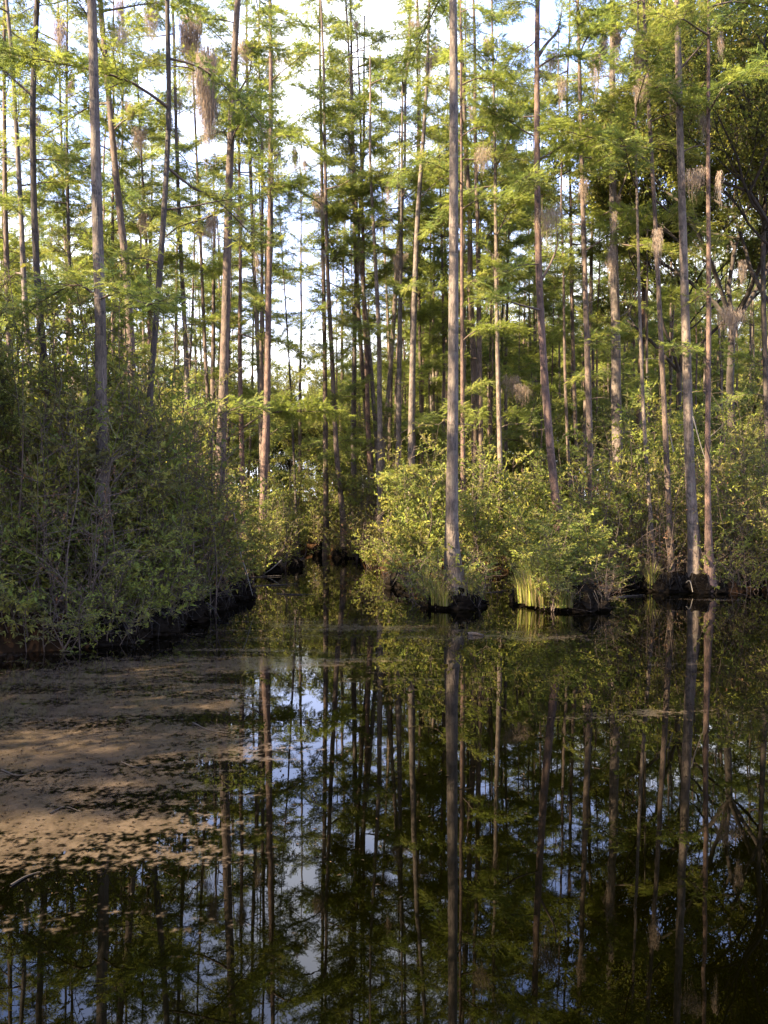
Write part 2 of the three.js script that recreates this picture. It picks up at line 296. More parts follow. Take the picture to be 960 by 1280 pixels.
const CYPRESSES = [
  { short: 'brown bank cypress', D: 26, w: 10, pts: [[4, 0], [6, 120], [8, 300], [11, 385], [14, 560]], bark: 'brown', label: 'brown cypress trunk rising straight behind the tall shaded shrubs, beside a pair of curving trunks', limbs: 22 },
  { short: 'leaning grey bank cypress', D: 24, w: 9, pts: [[14, 60], [20, 160], [25, 260], [31, 370], [37, 470], [42, 560]], bark: 'grey', label: 'grey cypress leaning steadily over the shaded bank, with a curved dark neighbour', limbs: 18 },
  { short: 'bowed dark cypress', D: 16, w: 10, pts: [[47, 0], [41, 110], [41, 220], [46, 350], [55, 480], [62, 640]], bark: 'dark', low: 8, label: 'dark cypress with a bowed lower trunk standing in the shaded bank shrubs', limbs: 16, own: [{ pts: [[46, 380], [75, 365], [110, 372], [150, 392]], fol: 13, r: 0.02, from: 0.1 }, { pts: [[48, 395], [20, 385], [-12, 400]], fol: 12, r: 0.018, from: 0.1 }] },
  { short: 'thin dark pole', D: 25, w: 6, pts: [[84, 120], [86, 300], [91, 440], [95, 560]], bark: 'dark', label: 'thin dark cypress pole between a bowed trunk and the stoutest trunk of the shaded bank', limbs: 14 },
  { short: 'stoutest bank cypress', D: 14, w: 16, pts: [[112, 0], [116, 150], [121, 300], [125, 420], [127, 600], [128, 700]], bark: 'grey', low: 10, label: 'stoutest grey cypress of the shaded bank, straight and bare, close to the brown scum', limbs: 14, own: [{ pts: [[123, 375], [150, 365], [182, 380], [215, 372]], fol: 13, r: 0.018, from: 0.15, dz: -1 }, { pts: [[122, 370], [95, 356], [60, 372], [35, 390]], fol: 14, r: 0.02, from: 0.12, dz: 0.6 }] },
  { short: 'slanting brown cypress', D: 18, w: 12, pts: [[126, 0], [135, 100], [147, 230], [158, 340], [164, 440], [170, 600]], bark: 'brown', low: 9, label: 'brown cypress slanting away from the stoutest trunk of the shaded bank', limbs: 14 },
  { short: 'slim brown cypress', D: 27, w: 6, pts: [[142, 0], [142, 150], [141, 350], [141, 520]], bark: 'brown', label: 'slim brown cypress standing close behind the slanting brown trunk', limbs: 16 },
  { short: 'very thin grey pole', D: 29, w: 5, pts: [[152, 0], [153, 200], [151, 420]], bark: 'grey', label: 'very thin grey cypress pole just behind the slanting brown trunk', limbs: 14 },
  { short: 'bow-shaped dark cypress', D: 16, w: 9, pts: [[209, 0], [209, 130], [207, 230], [203, 320], [197, 400], [190, 490], [186, 620]], bark: 'dark', low: 8, label: 'dark cypress curving gently like a bow beside the big dark moss beard', limbs: 16, own: [{ pts: [[208, 262], [240, 258], [275, 251], [305, 248]], r: 0.02, fol: 3, from: 0.5 }, { pts: [[203, 330], [172, 322], [140, 330]], fol: 11, r: 0.015 }, { pts: [[196, 373], [220, 371], [245, 374]], r: 0.016, dead: true }] },
  { short: 'straight grey cypress', D: 28, w: 7.5, pts: [[219, 60], [222, 200], [227, 330], [232, 430], [236, 560]], bark: 'grey', label: 'grey cypress standing straight under the big dark moss beard', limbs: 18 },
  { short: 'thin leaning cypress', D: 31, w: 6, pts: [[238, 0], [245, 160], [250, 300], [256, 430], [262, 540]], bark: 'brown', label: 'thin leaning cypress behind the big dark moss beard', limbs: 14 },
  { short: 'sturdy brown cypress', D: 20, w: 13.5, pts: [[298, 0], [292, 110], [287, 220], [283, 340], [280, 470], [276, 600], [274, 690]], bark: 'brown', low: 8.5, flare: 0.6, label: 'sturdy brown cypress at the tip of the shaded bank, lit along one edge', limbs: 18, own: [{ pts: [[281, 505], [262, 508], [238, 512], [214, 508]], fol: 13, r: 0.014, from: 0.1, dz: -1 }, { pts: [[282, 515], [305, 508], [330, 512]], fol: 12, r: 0.012, from: 0.1, dz: -0.6 }, { pts: [[287, 130], [310, 95], [318, 50]], r: 0.03, fol: 6 }] },
  { short: 'pale slim cypress', D: 29, w: 7, pts: [[308, 60], [314, 220], [318, 340], [323, 460], [327, 580]], bark: 'pale', label: 'pale slim cypress whose foot meets a straighter twin below the sky gap', limbs: 14, low: 11 },
  { short: 'thin wedged cypress', D: 28, w: 6, pts: [[327, 180], [327, 330], [326, 450], [329, 580]], bark: 'brown', label: 'thin brown cypress wedged between a pale slim trunk and a reddish one', limbs: 12, low: 11 },
  { short: 'reddish gap cypress', D: 26, w: 10, pts: [[338, 0], [339, 200], [336, 380], [334, 500], [331, 580]], bark: 'red', label: 'reddish cypress trunk standing at the edge of the bright sky gap', limbs: 18, low: 9 },
  { short: 'spindly sapling', D: 33, w: 3.5, pts: [[349, 255], [354, 340], [360, 430], [366, 540]], bark: 'dark', h: 15, label: 'spindly sapling standing alone in the bright sky gap', limbs: 12, low: 6, spread: 0.6 },
  { short: 'upright brown inlet cypress', h: 25, D: 33, w: 7, pts: [[400, 60], [402, 200], [405, 380], [407, 560]], bark: 'brown', label: 'upright brown cypress of the touching pair beyond the narrow inlet', limbs: 32, low: 8 },
  { short: 'bent hummock cypress', h: 24, D: 31.5, w: 7, pts: [[406, 180], [409, 320], [415, 450], [421, 570], [428, 640], [431, 690]], bark: 'brown', flare: 1.3, ground: 0.2, label: 'cypress bending at its foot above the black hummock at the inlet mouth', limbs: 18, low: 9 },
  { short: 'mossy leaning cypress', h: 26, D: 34, w: 7, pts: [[438, 0], [441, 200], [446, 350], [454, 470], [464, 580]], bark: 'brown', label: 'brown cypress leaning over the inlet shrubs, clad with pinkish moss', limbs: 32, low: 8 },
  { short: 'grey leaning cypress', h: 24, D: 33, w: 6.5, pts: [[444, 230], [452, 340], [461, 430], [470, 540], [474, 600]], bark: 'grey', label: 'grey cypress leaning in parallel just in front of a mossy brown one', limbs: 32, low: 9 },
  { short: 'forked grey cypress', D: 30, w: 8.5, pts: [[503, 110], [502, 250], [500, 400], [498, 560], [497, 660]], bark: 'grey', h: 17, label: 'forked grey cypress rising from the sunny shrubs between inlet and lone hummock', limbs: 16, low: 9.5, own: [{ pts: [[503, 118], [508, 95], [513, 60], [511, 25], [514, -30]], r: 0.07, fol: 5, from: 0.5 }, { pts: [[501, 340], [515, 332], [530, 318]], r: 0.018 }, { pts: [[500, 285], [488, 275], [480, 268]], r: 0.02 }] },
  { short: 'tilting pale cypress', D: 33, w: 6.5, pts: [[500, 300], [494, 380], [488, 460], [481, 540], [476, 610]], bark: 'pale', label: 'pale cypress tilting across the foot of the forked grey trunk', limbs: 12, low: 10 },
  { short: 'thin pale pole', h: 24, D: 40, w: 4.5, pts: [[478, 240], [482, 340], [486, 430], [485, 560]], bark: 'pale', label: 'thin pale pole behind the tilting pale cypress', limbs: 16, low: 9 },
  { short: 'thin tufted cypress', h: 25, D: 38, w: 5.5, pts: [[523, 230], [524, 380], [527, 540]], bark: 'brown', label: 'thin brown cypress beside the forked grey trunk, a moss tuft high on it', limbs: 32, low: 8 },
  { short: 'thin dark far pole', D: 40, w: 4.5, pts: [[556, 280], [555, 420], [553, 570]], bark: 'dark', label: 'thin dark pole just behind the tall trunk of the lone hummock', limbs: 16, low: 9 },
  { short: 'tall lone hummock cypress', D: 17, w: 15, pts: [[566, 0], [567, 150], [567, 300], [566, 450], [565, 600], [566, 690], [572, 742]], bark: 'grey', low: 11, flare: 1.3, ground: 0.35, label: 'tall straight grey cypress growing alone from the black hummock in the water', limbs: 12, stubs: 4 },
  { short: 'slim reddish cypress', D: 26, w: 6.5, pts: [[576, 60], [577, 250], [578, 420], [579, 620]], bark: 'red', label: 'slim reddish cypress half hidden right behind the tall hummock trunk', limbs: 18, low: 9 },
  { short: 'straight brown bole', D: 29, w: 8, pts: [[594, 160], [597, 300], [599, 450], [601, 600]], bark: 'brown', label: 'brown cypress with a straight bole between the hummock trunk and a paler one', limbs: 20, low: 8, own: [{ pts: [[596, 305], [606, 298], [616, 288], [624, 280]], r: 0.03, fol: 4 }] },
  { short: 'thin crowding pole', D: 36, w: 4, pts: [[589, 280], [592, 420], [593, 570]], bark: 'brown', label: 'thin pole crowding the straight brown bole near the lone hummock', limbs: 12, low: 9 },
  { short: 'pale grey cypress', D: 27, w: 7, pts: [[617, 120], [619, 260], [622, 430], [626, 610]], bark: 'pale', label: 'pale grey cypress crossed by a bright green spray, behind the sunny shrubs', limbs: 18, low: 8 },
  { short: 'bending reddish cypress', D: 20, w: 11, pts: [[672, 0], [671, 190], [674, 340], [680, 460], [688, 570], [696, 640], [702, 690]], bark: 'red', low: 8, flare: 0.7, label: 'reddish cypress bending towards its foot, a crooked branch and a green spray on it', limbs: 16, own: [{ pts: [[676, 388], [650, 381], [625, 374], [603, 374]], r: 0.03, fol: 12, from: 0.45, dz: -1 }, { pts: [[677, 350], [688, 330], [697, 305], [696, 285]], r: 0.035 }, { pts: [[673, 70], [683, 55], [697, 38], [703, 5]], r: 0.05, fol: 5 }, { pts: [[676, 330], [648, 332], [630, 340]], r: 0.016, fol: 11, dz: -0.5 }, { pts: [[672, 145], [640, 146], [610, 135]], r: 0.02, fol: 12, dz: 0.5 }] },
  { short: 'mossy brown bole', D: 22, w: 9, pts: [[722, 0], [727, 180], [732, 360], [736, 500], [739, 610], [741, 670]], bark: 'brown', low: 7, label: 'brown cypress with moss along its upper bole, above the sunlit shrub clump', limbs: 18, own: [{ pts: [[726, 188], [712, 190], [700, 194], [680, 198]], r: 0.022 }, { pts: [[734, 432], [752, 425], [775, 410]], r: 0.012, fol: 12, from: 0.1, dz: -1 }] },
  { short: 'thin brown cypress', D: 31, w: 5.5, pts: [[712, 220], [714, 340], [717, 470], [722, 600]], bark: 'brown', label: 'thin brown cypress just behind the mossy bole above the sunlit clump', limbs: 16, low: 8 },
  { short: 'thickest background cypress', D: 28, w: 14.5, pts: [[765, 0], [765, 160], [766, 300], [769, 420], [772, 540]], bark: 'grey', low: 9, label: 'thickest grey cypress of the background, a black limb forking from it', limbs: 20, own: [{ pts: [[767, 258], [775, 240], [784, 215], [785, 190]], r: 0.06 }, { pts: [[764, 75], [758, 65], [750, 50]], r: 0.05 }, { pts: [[766, 62], [776, 50], [790, 28]], r: 0.05, fol: 5 }, { pts: [[770, 398], [781, 392], [788, 385]], r: 0.03, dead: true }] },
  { short: 'slender crooked cypress', D: 20.7, w: 5.5, pts: [[795, 140], [798, 280], [802, 420], [806, 540], [812, 640], [820, 722]], bark: 'pale', low: 8, flare: 0.7, ground: 0.25, h: 17, label: 'slender pale cypress with a crooked foot on the dark double hummock', limbs: 12 },
  { short: 'moss-veiled curving cypress', D: 20.4, w: 7.5, pts: [[806, 0], [811, 120], [819, 270], [827, 400], [833, 520], [838, 640], [841, 715]], bark: 'brown', low: 8, flare: 0.7, ground: 0.25, label: 'curving brown cypress hung with a peach moss veil, on the dark double hummock', limbs: 14, own: [{ pts: [[812, 130], [800, 105], [790, 80], [785, 60]], r: 0.025 }, { pts: [[816, 175], [800, 160], [780, 150]], r: 0.02, fol: 5 }, { pts: [[830, 442], [850, 432], [868, 436]], r: 0.012, fol: 13, from: 0.05, dz: -1 }] },
  { short: 'stout sunlit cypress', D: 20, w: 13, pts: [[846, 0], [849, 170], [854, 320], [858, 450], [862, 580], [866, 710]], bark: 'pale', low: 10, flare: 0.8, ground: 0.25, label: 'tall sunlit cypress, the stoutest of the trunks on the dark double hummock', limbs: 12, own: [{ pts: [[862, 380], [872, 372], [886, 366]], r: 0.012, fol: 12, from: 0.05, dz: -0.6 }] },
  { short: 'flare-footed slim cypress', D: 19.6, w: 7.5, pts: [[884, 0], [885, 200], [886, 380], [886, 560], [887, 680], [888, 735]], bark: 'red', low: 9, flare: 1.4, ground: 0.25, label: 'slim upright cypress with a flared foot at the end of the double hummock', limbs: 12 },
  { short: 'dark cypress by the broadleaf', D: 25, w: 8, pts: [[956, 200], [954, 330], [957, 480], [960, 600]], bark: 'dark', low: 8, label: 'dark cypress standing beside the spreading broadleaf tree', limbs: 14 },
];
for (const c of CYPRESSES) { const r = cypress(c); c.at = r.position; }
// where a thing stands, told by the cypress it stands by
function near(x, z) {
  let best = null, bd = 1e9;
  for (const c of CYPRESSES) { const d = Math.hypot((c.at.x * z / c.at.z - x) * 1.0, (c.at.z - z) * 0.55); if (d < bd) { bd = d; best = c; } }
  const dz = best.at.z - z, rel = dz > 12 ? 'far behind the ' : dz > 2.5 ? 'behind the ' : dz > 0.5 ? 'just behind the ' : dz > -0.8 ? 'beside the ' : 'on the water side of the ';
  return rel + best.short;
}

// ---------------------------------------------------------------- cypresses of the stand behind: a few built whole, then copied
seedTo(31);
const STAND = [], later = [];
for (let k = 0; k < 12; k++) {
  const H = rr(16, 24), path = []; let x = 0, z = 0, dx = rr(-0.03, 0.03), dz = rr(-0.03, 0.03);
  for (let y = -0.3; y < H; y += 2.4) { path.push(V(x, y, z)); x += dx * 2.4 + rr(-0.07, 0.07); z += dz * 2.4 + rr(-0.07, 0.07); }
  const tr = trunkGeo(path, [0.045, 0.06, 0.075, 0.09, 0.11, 0.135][k % 6], 0.8), wood = [], fol = [], low = rr(6, 12), n = [24, 12, 18, 26, 9, 20][(k * 5) % 6]; let yaw = 0;
  for (let q = 0; q < n; q++) {
    const y = q < n / 6 ? rr(3.2, low) : lerp(low, H - 1, Math.pow(rnd(), 0.8)), L = pick(LIMBS), s = lerp(1.05, 0.5, q / n) * rr(0.75, 1.2); yaw += 2.4 + rr(-0.4, 0.4);
    let i = 0; while (i < tr.pts.length - 2 && tr.pts[i + 1].y < y) i++;
    const m = new THREE.Matrix4().compose(tr.pts[i], new THREE.Quaternion().setFromEuler(new THREE.Euler(rr(-0.4, 0.4), yaw, rr(-0.35, 0.5), 'YXZ')), V(s, s, s));
    wood.push(L.wood.clone().applyMatrix4(m)); fol.push(L.foliage.clone().applyMatrix4(m));
  }
  STAND.push({ trunk: tr.geo, wood: mergeGeometries(wood), fol: mergeGeometries(fol) });
}
function standTree(v, pos, turn, s, barkName, label, group) {
  const g = base('pond_cypress', pos, turn); g.scale.set(s, s * rr(0.92, 1.06), s);
  mesh('trunk', v.trunk, BARK[barkName], g); mesh('branches', v.wood, TWIG, g, true); mesh('crown', v.fol, NEEDLE, g, true);
  return tag(g, label, 'tree', group);
}
{
  const spots = [], ok = (x, z, d) => spots.every(([a, b]) => (a - x) ** 2 + (b - z) ** 2 > d * d);
  for (let k = 0; k < 6000 && spots.length < 205; k++) {
    const D = 27 + 30 * Math.pow(rnd(), 0.9), x = rr(-0.52, 0.52) * D, px = toPx(x, D);
    if (D < shoreD(px) + 2) continue;
    if (px > 342 && px < 396 && rnd() < 0.93) continue;             // the bright gap
    if (px > 840 && D < 40) continue;
    if (!ok(x, -D, D < 40 ? 1.5 : 1.2)) continue;
    spots.push([x, -D]);
    const far = D > 48;
    const b = pick(['grey', 'brown', 'brown', 'pale', 'red']);
    standTree(pick(STAND), V(x, 0.1, -D), rr(0, 6.28), rr(0.8, 1.12), b, (far ? 'far ' : '') + ({ red: 'reddish' }[b] ?? b) + ' cypress pole ' + near(x, -D), far ? 'far stand of cypresses' : 'stand of cypresses behind the shrubs');
  }
  // beyond the edge of the frame, on the sunny side: these shade the bank and the scum
  for (const [x, z, s] of [[-9.5, -10.5, 1], [-11, -9, 1], [-13.5, -12, 1.05], [-14, -7, 1], [-16.5, -10, 1], [-12, -6, 1], [-18, -7.5, 1.1], [-15, -9.5, 1], [-13, -4, 1], [-8.8, -8, 0.9], [-17, -5, 1], [-15, -1.5, 1], [-19, -2, 1.05], [-11.5, -2.5, 1], [-21, -6, 1]])
    standTree(pick(STAND), V(x, 0.1, z), rr(0, 6.28), s, 'brown', 'brown cypress on the near bank past the bowed dark trunk', 'cypresses of the near bank');
  // and the shore at the photographer's back, which closes the pond and keeps the fronts of the banks dim
  for (const [x, z] of [[-3, 5], [1.5, 4.2], [5, 5.5], [8.5, 3], [11, 0.5], [13, -4], [14.5, -9], [-1, 8], [3, 8.5], [7, 8], [10.5, 6], [14, 3], [17, -2], [17.5, -8], [-4, 10.5], [1, 12], [5.5, 11.5], [12.5, 9.5], [16, 6], [19, 1], [16, -13], [19, -11]])
    standTree(pick(STAND), V(x, 0, z), rr(0, 6.28), rr(0.9, 1.1), 'brown', 'brown cypress of the shore opposite the black hummocks', 'cypresses of the opposite shore');
  for (const [x, z] of [[-1, 3.5], [3.2, 3.8], [6.8, 3.6], [10, 3], [12.5, -1.5], [14, -6], [-2.5, 7], [9, 8]]) later.push(() => broadTree(pick([1, 2]), x, z, rr(6, 9), rr(0, 6.28), 'broadleaf tree of the shore opposite the black hummocks', 'broadleaf trees of the opposite shore'));
}

// ---------------------------------------------------------------- broadleaf shrubs
const GREENS = { dark: [0.075, 0.090, 0.022], mid: [0.125, 0.140, 0.028], bright: [0.195, 0.210, 0.036], yellow: [0.235, 0.220, 0.044], olive: [0.150, 0.135, 0.042], rust: [0.22, 0.115, 0.058], dead: [0.23, 0.155, 0.09] };
function leafyTwig(fol, wood, at, dir, L, cols, lw, n) {
  const end = at.clone().addScaledVector(dir, L).addScaledVector(UP, rr(-0.1, 0.05) * L), mid = at.clone().lerp(end, 0.5).add(randDir().multiplyScalar(0.05 * L));
  wood.tube([at, mid, end], [0.006, 0.004, 0.002], 3);
  const c0 = pick(cols);
  for (let q = 0; q < n; q++) {
    const u = 0.15 + 0.85 * (q + rnd()) / n, o = u < 0.5 ? at.clone().lerp(mid, u * 2) : mid.clone().lerp(end, u * 2 - 1);
    const d = dir.clone().multiplyScalar(0.7).add(randDir().multiplyScalar(0.9)).addScaledVector(UP, 0.05).normalize(), nor = UP.clone().add(randDir().multiplyScalar(0.75)).normalize();
    const len = lw * rr(0.7, 1.3); fol.leaf(o, d, nor, len, len * rr(0.36, 0.5), vary(c0, 0.2));
  }
}
function makeShrub({ h, w, stems, twigs, leaves, cols, lw, lowest = 0.12, bare = 0.1, lean = 0.35, clump = 0 }) {
  const fol = new GB(), wood = new GB(), dead = new GB();
  for (let s = 0; s < stems; s++) {
    const a = rr(0, 6.28), rb = rr(0, 0.3) * w, rt = Math.sqrt(rnd()) * w * 0.5, top = h * (1 - 0.45 * (rt / (w * 0.5)) ** 2) * (rnd() < 0.22 ? rr(1.0, 1.35) : rr(0.4, 1.05));
    const b0 = V(Math.cos(a) * rb, -0.15, Math.sin(a) * rb), a2 = a + rr(-0.9, 0.9), t0 = V(Math.cos(a2) * rt + rr(-lean, lean) * 0.4, top, Math.sin(a2) * rt + rr(-lean, lean) * 0.4);
    const c = new THREE.CatmullRomCurve3([b0, b0.clone().lerp(t0, 0.35).add(randDir().multiplyScalar(0.12 * h * 0.4)), b0.clone().lerp(t0, 0.7).add(randDir().multiplyScalar(0.14 * h * 0.4)), t0]);
    const cp = c.getPoints(9), r = rr(0.009, 0.02) * Math.sqrt(h / 2.5);
    wood.tube(cp, cp.map((_, k) => lerp(r, 0.003, k / 9)), 4);
    const ph = rnd(), isBare = rnd() < bare, own = rnd() < 0.55 ? [pick(cols)] : cols;
    for (let q = 0; q < twigs; q++) {
      let t = lerp(lowest, 1, Math.pow((q + rnd()) / twigs, 0.85)); if (clump && rnd() < clump) { const c = Math.round(t * 4 + ph) - ph; t = clamp(c / 4 + rr(-0.035, 0.035), lowest, 1); }
      const at = c.getPoint(t), dir = c.getTangent(t).multiplyScalar(0.45).add(randDir().setY(rr(-0.35, 0.5)).normalize()).normalize();
      if (isBare) { const e = at.clone().addScaledVector(dir, rr(0.2, 0.6)); wood.tube([at, at.clone().lerp(e, 0.5).add(randDir().multiplyScalar(0.03)), e], [0.005, 0.004, 0.002], 3); }
      else leafyTwig(fol, wood, at, dir, rr(0.25, 0.6) * Math.min(1.2, 0.5 + h * 0.22) * (q > twigs - 4 ? 1.25 : 1), own, lw, leaves);
    }
  }
  return { fol: fol.geo(false), wood: wood.geo(), h };
}
seedTo(41);
const G = GREENS, LEAVES = [G.mid, G.bright, G.yellow, G.mid, G.olive, G.bright];
const SHRUBS = {
  shade: [0, 1, 2, 3].map((k) => makeShrub({ h: 3.6, w: 1.9, stems: 17, twigs: 15, leaves: 12, cols: LEAVES, lw: [0.075, 0.10, 0.085, 0.115][k], lowest: [0.3, 0.42, 0.25, 0.38][k], bare: 0.3, clump: 0.6 })),
  sunny: [0, 1, 2, 3].map((k) => makeShrub({ h: 2.6, w: [1.5, 1.9, 1.3, 1.7][k], stems: 15, twigs: 13, leaves: 14, cols: LEAVES, lw: [0.085, 0.12, 0.07, 0.10][k], lowest: [0.2, 0.35, 0.15, 0.3][k], bare: 0.2, clump: 0.6 })),
  twiggy: [0, 1, 2].map((k) => makeShrub({ h: 3.0, w: 1.8, stems: 24, twigs: 15, leaves: 7, cols: [G.olive, G.rust, G.dead, G.olive, G.mid], lw: [0.05, 0.065, 0.08][k], lowest: 0.12, bare: 0.5, clump: 0.4 })),
  tall: [0, 1, 2].map((k) => makeShrub({ h: 5.2, w: [1.9, 2.4, 1.6][k], stems: 13, twigs: 20, leaves: 13, cols: LEAVES, lw: [0.09, 0.075, 0.115][k], lowest: [0.3, 0.4, 0.35][k], bare: 0.22, clump: 0.6 })),
  low: [0, 1, 2].map((k) => makeShrub({ h: 1.1, w: [1.2, 1.5, 0.9][k], stems: 14, twigs: 8, leaves: 10, cols: LEAVES, lw: [0.07, 0.10, 0.06][k], lowest: 0.1, bare: 0.2, clump: 0.3 })),
  far: [0, 1, 2].map((k) => makeShrub({ h: 3.4, w: 2.5, stems: 14, twigs: 16, leaves: 13, cols: LEAVES, lw: [0.10, 0.12, 0.14][k], lowest: 0.15, bare: 0.15, clump: 0.5 })),
};
const LOOK = { shade: 'long-stemmed green', sunny: 'bushy green', twiggy: 'olive twiggy', tall: 'many-stemmed leafy', low: 'rounded leafy', far: 'large-leaved green' };
function shrub(kind, x, z, H, label, group, y = 0.1, wide = 1) {
  const v = pick(SHRUBS[kind]); H *= rr(0.78, 1.22);
  const g = base('swamp_shrub', V(x, y, z), rr(0, 6.28)), s = H / v.h;
  g.scale.set(lerp(s, 1, 0.4) * wide, s, lerp(s, 1, 0.4) * wide);
  mesh('stems', v.wood, TWIG, g, true); mesh('foliage', v.fol, LEAF, g, true);
  return tag(g, (kind === 'low' ? 'low ' : H > 4.4 ? 'tall ' : H < 2.4 ? 'short ' : '') + LOOK[kind] + ' shrub ' + near(x, z), 'shrub', LOOK[kind] + ' shrubs of the swamp');
}
seedTo(42);
const atPx = (px, D) => (px - CX) / FOCAL * D;
{
  // the shaded bank beside the scum
  const L1 = 'dark green leafy shrub in the shade of the bank beside the brown scum', g1 = 'shrubs on the shaded bank';
  for (const [px, D, H, k] of [[-60, 12.6, 3.6, 'shade'], [-10, 13.2, 4.2, 'shade'], [30, 12.8, 3.0, 'shade'], [62, 13.4, 3.6, 'shade'], [100, 13.0, 3.5, 'twiggy'], [140, 13.4, 3.4, 'shade'], [175, 14.2, 3.7, 'shade'], [205, 15.0, 3.3, 'twiggy'], [232, 16.2, 3.2, 'shade'], [262, 17.6, 2.9, 'shade'], [286, 19.2, 2.4, 'shade'], [15, 13.8, 3.9, 'twiggy'], [45, 14.2, 4.2, 'shade'], [82, 14.0, 4.0, 'shade'], [120, 14.4, 3.9, 'twiggy'], [158, 14.9, 4.0, 'shade'], [190, 15.8, 3.9, 'shade'], [222, 17.0, 3.5, 'twiggy'], [250, 18.6, 3.2, 'shade'], [75, 16.6, 4.6, 'tall'], [130, 17.2, 4.6, 'tall'], [180, 18.2, 4.5, 'tall'], [0, 15, 4.6, 'tall'], [55, 15.5, 4.9, 'tall'], [105, 15.2, 4.6, 'tall'], [150, 16.0, 4.7, 'tall'], [195, 17, 4.4, 'tall'], [235, 18.4, 3.9, 'tall'], [255, 20.5, 3.4, 'twiggy'], [20, 18, 4.6, 'tall'], [90, 18.5, 4.9, 'tall'], [160, 19.5, 4.7, 'tall'], [215, 21, 4.4, 'shade'], [320, 24.5, 2.6, 'shade'], [345, 26.5, 2.8, 'shade'], [300, 23, 3.0, 'shade'], [330, 29, 3.4, 'sunny'], [360, 30, 3.0, 'sunny'], [270, 24, 3.6, 'shade'], [378, 36.5, 3.4, 'far']])
    shrub(k, atPx(px, D), -D, H * (px < 240 && D > 14.5 ? 1.36 : 1), L1, g1);
  const L2 = 'low leafy bush spilling over the waterline of the shaded bank', g2 = 'low bushes at the shaded waterline';
  for (const [px, D, H] of [[5, 12.3, 0.9], [45, 12.3, 1.0], [80, 12.2, 0.8], [118, 12.5, 0.9], [150, 12.8, 1.0], [182, 13.7, 1.1], [212, 14.8, 0.9], [240, 16, 1.0], [268, 17.4, 0.9], [290, 18.8, 0.8], [315, 24, 0.9], [350, 26.6, 1.0]]) shrub('low', atPx(px, D), -D, H, L2, g2, 0.05);
  // sunlit shrubs between the inlet and the double hummock
  const L3 = 'sunlit yellow-green shrub between the inlet and the lone hummock', g3 = 'sunlit shrubs behind the lone hummock';
  for (const [px, D, H, k] of [[410, 35, 3.4, 'sunny'], [440, 33.5, 3.2, 'sunny'], [455, 31, 2.5, 'twiggy'], [478, 28.6, 3.2, 'sunny'], [500, 26, 3.0, 'sunny'], [515, 23.4, 2.5, 'sunny'], [530, 21.5, 2.4, 'sunny'], [500, 30, 3.8, 'far'], [545, 23.5, 3.0, 'sunny'], [590, 21.6, 2.2, 'sunny'], [600, 24, 2.9, 'sunny'], [570, 26, 3.3, 'far'], [625, 26.5, 3.0, 'sunny'], [650, 26.6, 3.1, 'sunny'], [615, 29.5, 3.4, 'far'], [470, 36, 4.2, 'far'], [530, 33, 4.2, 'far'], [425, 39, 4.4, 'far'], [395, 40, 4.0, 'far']]) shrub(k, atPx(px, D), -D, H, L3, g3);
  const L4 = 'bright bushy shrub of the sunlit clump around the low dark hummock', g4 = 'sunlit clump around the low dark hummock';
  for (const [px, D, H, k] of [[665, 19.8, 2.1, 'sunny'], [690, 18.8, 2.2, 'sunny'], [712, 17.6, 2.0, 'sunny'], [735, 18.2, 2.2, 'sunny'], [715, 20.2, 2.8, 'sunny'], [752, 20.6, 2.7, 'twiggy'], [675, 21.8, 3.0, 'sunny'], [740, 22.2, 3.2, 'sunny'], [700, 24.5, 3.4, 'far'], [690, 16.6, 1.2, 'sunny'], [742, 16.9, 1.3, 'twiggy']]) shrub(k, atPx(px, D), -D, H, L4, g4);
  const L5 = 'twiggy olive shrub crowding the dark double hummock', g5 = 'shrubs on the double hummock';
  for (const [px, D, H, k] of [[780, 20.8, 2.9, 'sunny'], [800, 21.8, 3.2, 'twiggy'], [828, 20.6, 2.6, 'twiggy'], [850, 21.2, 3.2, 'sunny'], [870, 20.6, 2.7, 'twiggy'], [900, 20.8, 3.0, 'twiggy'], [925, 20.4, 3.3, 'shade'], [955, 20.6, 3.6, 'twiggy'], [985, 20, 3.6, 'shade'], [1015, 20.5, 4, 'tall'], [790, 24, 4.2, 'tall'], [840, 24, 4.4, 'tall'], [885, 23.5, 4.3, 'sunny'], [930, 23.5, 4.6, 'tall'], [975, 23, 4.8, 'tall'], [760, 25.5, 3.8, 'tall'], [815, 27, 4.6, 'tall'], [870, 27, 4.8, 'tall'], [915, 27, 5, 'tall'], [955, 28, 5, 'tall']]) shrub(k, atPx(px, D), -D, H * (D > 22 ? 1.25 : 1.08), L5, g5);
  const L6 = 'low leafy bush hanging over the water at the hummocks', g6 = 'low bushes at the hummocks';
  for (const [px, D, H] of [[420, 31.8, 0.9], [448, 30.8, 1.0], [470, 27, 1.1], [492, 24.6, 1.1], [508, 22, 1.1], [522, 19.2, 1.0], [535, 17.2, 0.9], [548, 16.9, 0.8], [588, 17.1, 0.9], [600, 20.6, 0.9], [640, 25.7, 0.9], [672, 18.4, 0.9], [700, 16.5, 0.9], [762, 20, 1.1], [790, 20.6, 1.0], [905, 19.8, 1.1], [935, 20, 1.2], [965, 20, 1.2]]) shrub('low', atPx(px, D), -D, H, L6, g6, 0.12);
  // undergrowth of the stand behind
  const L7 = 'leafy undergrowth bush between the trunks of the stand behind', g7 = 'undergrowth of the stand';
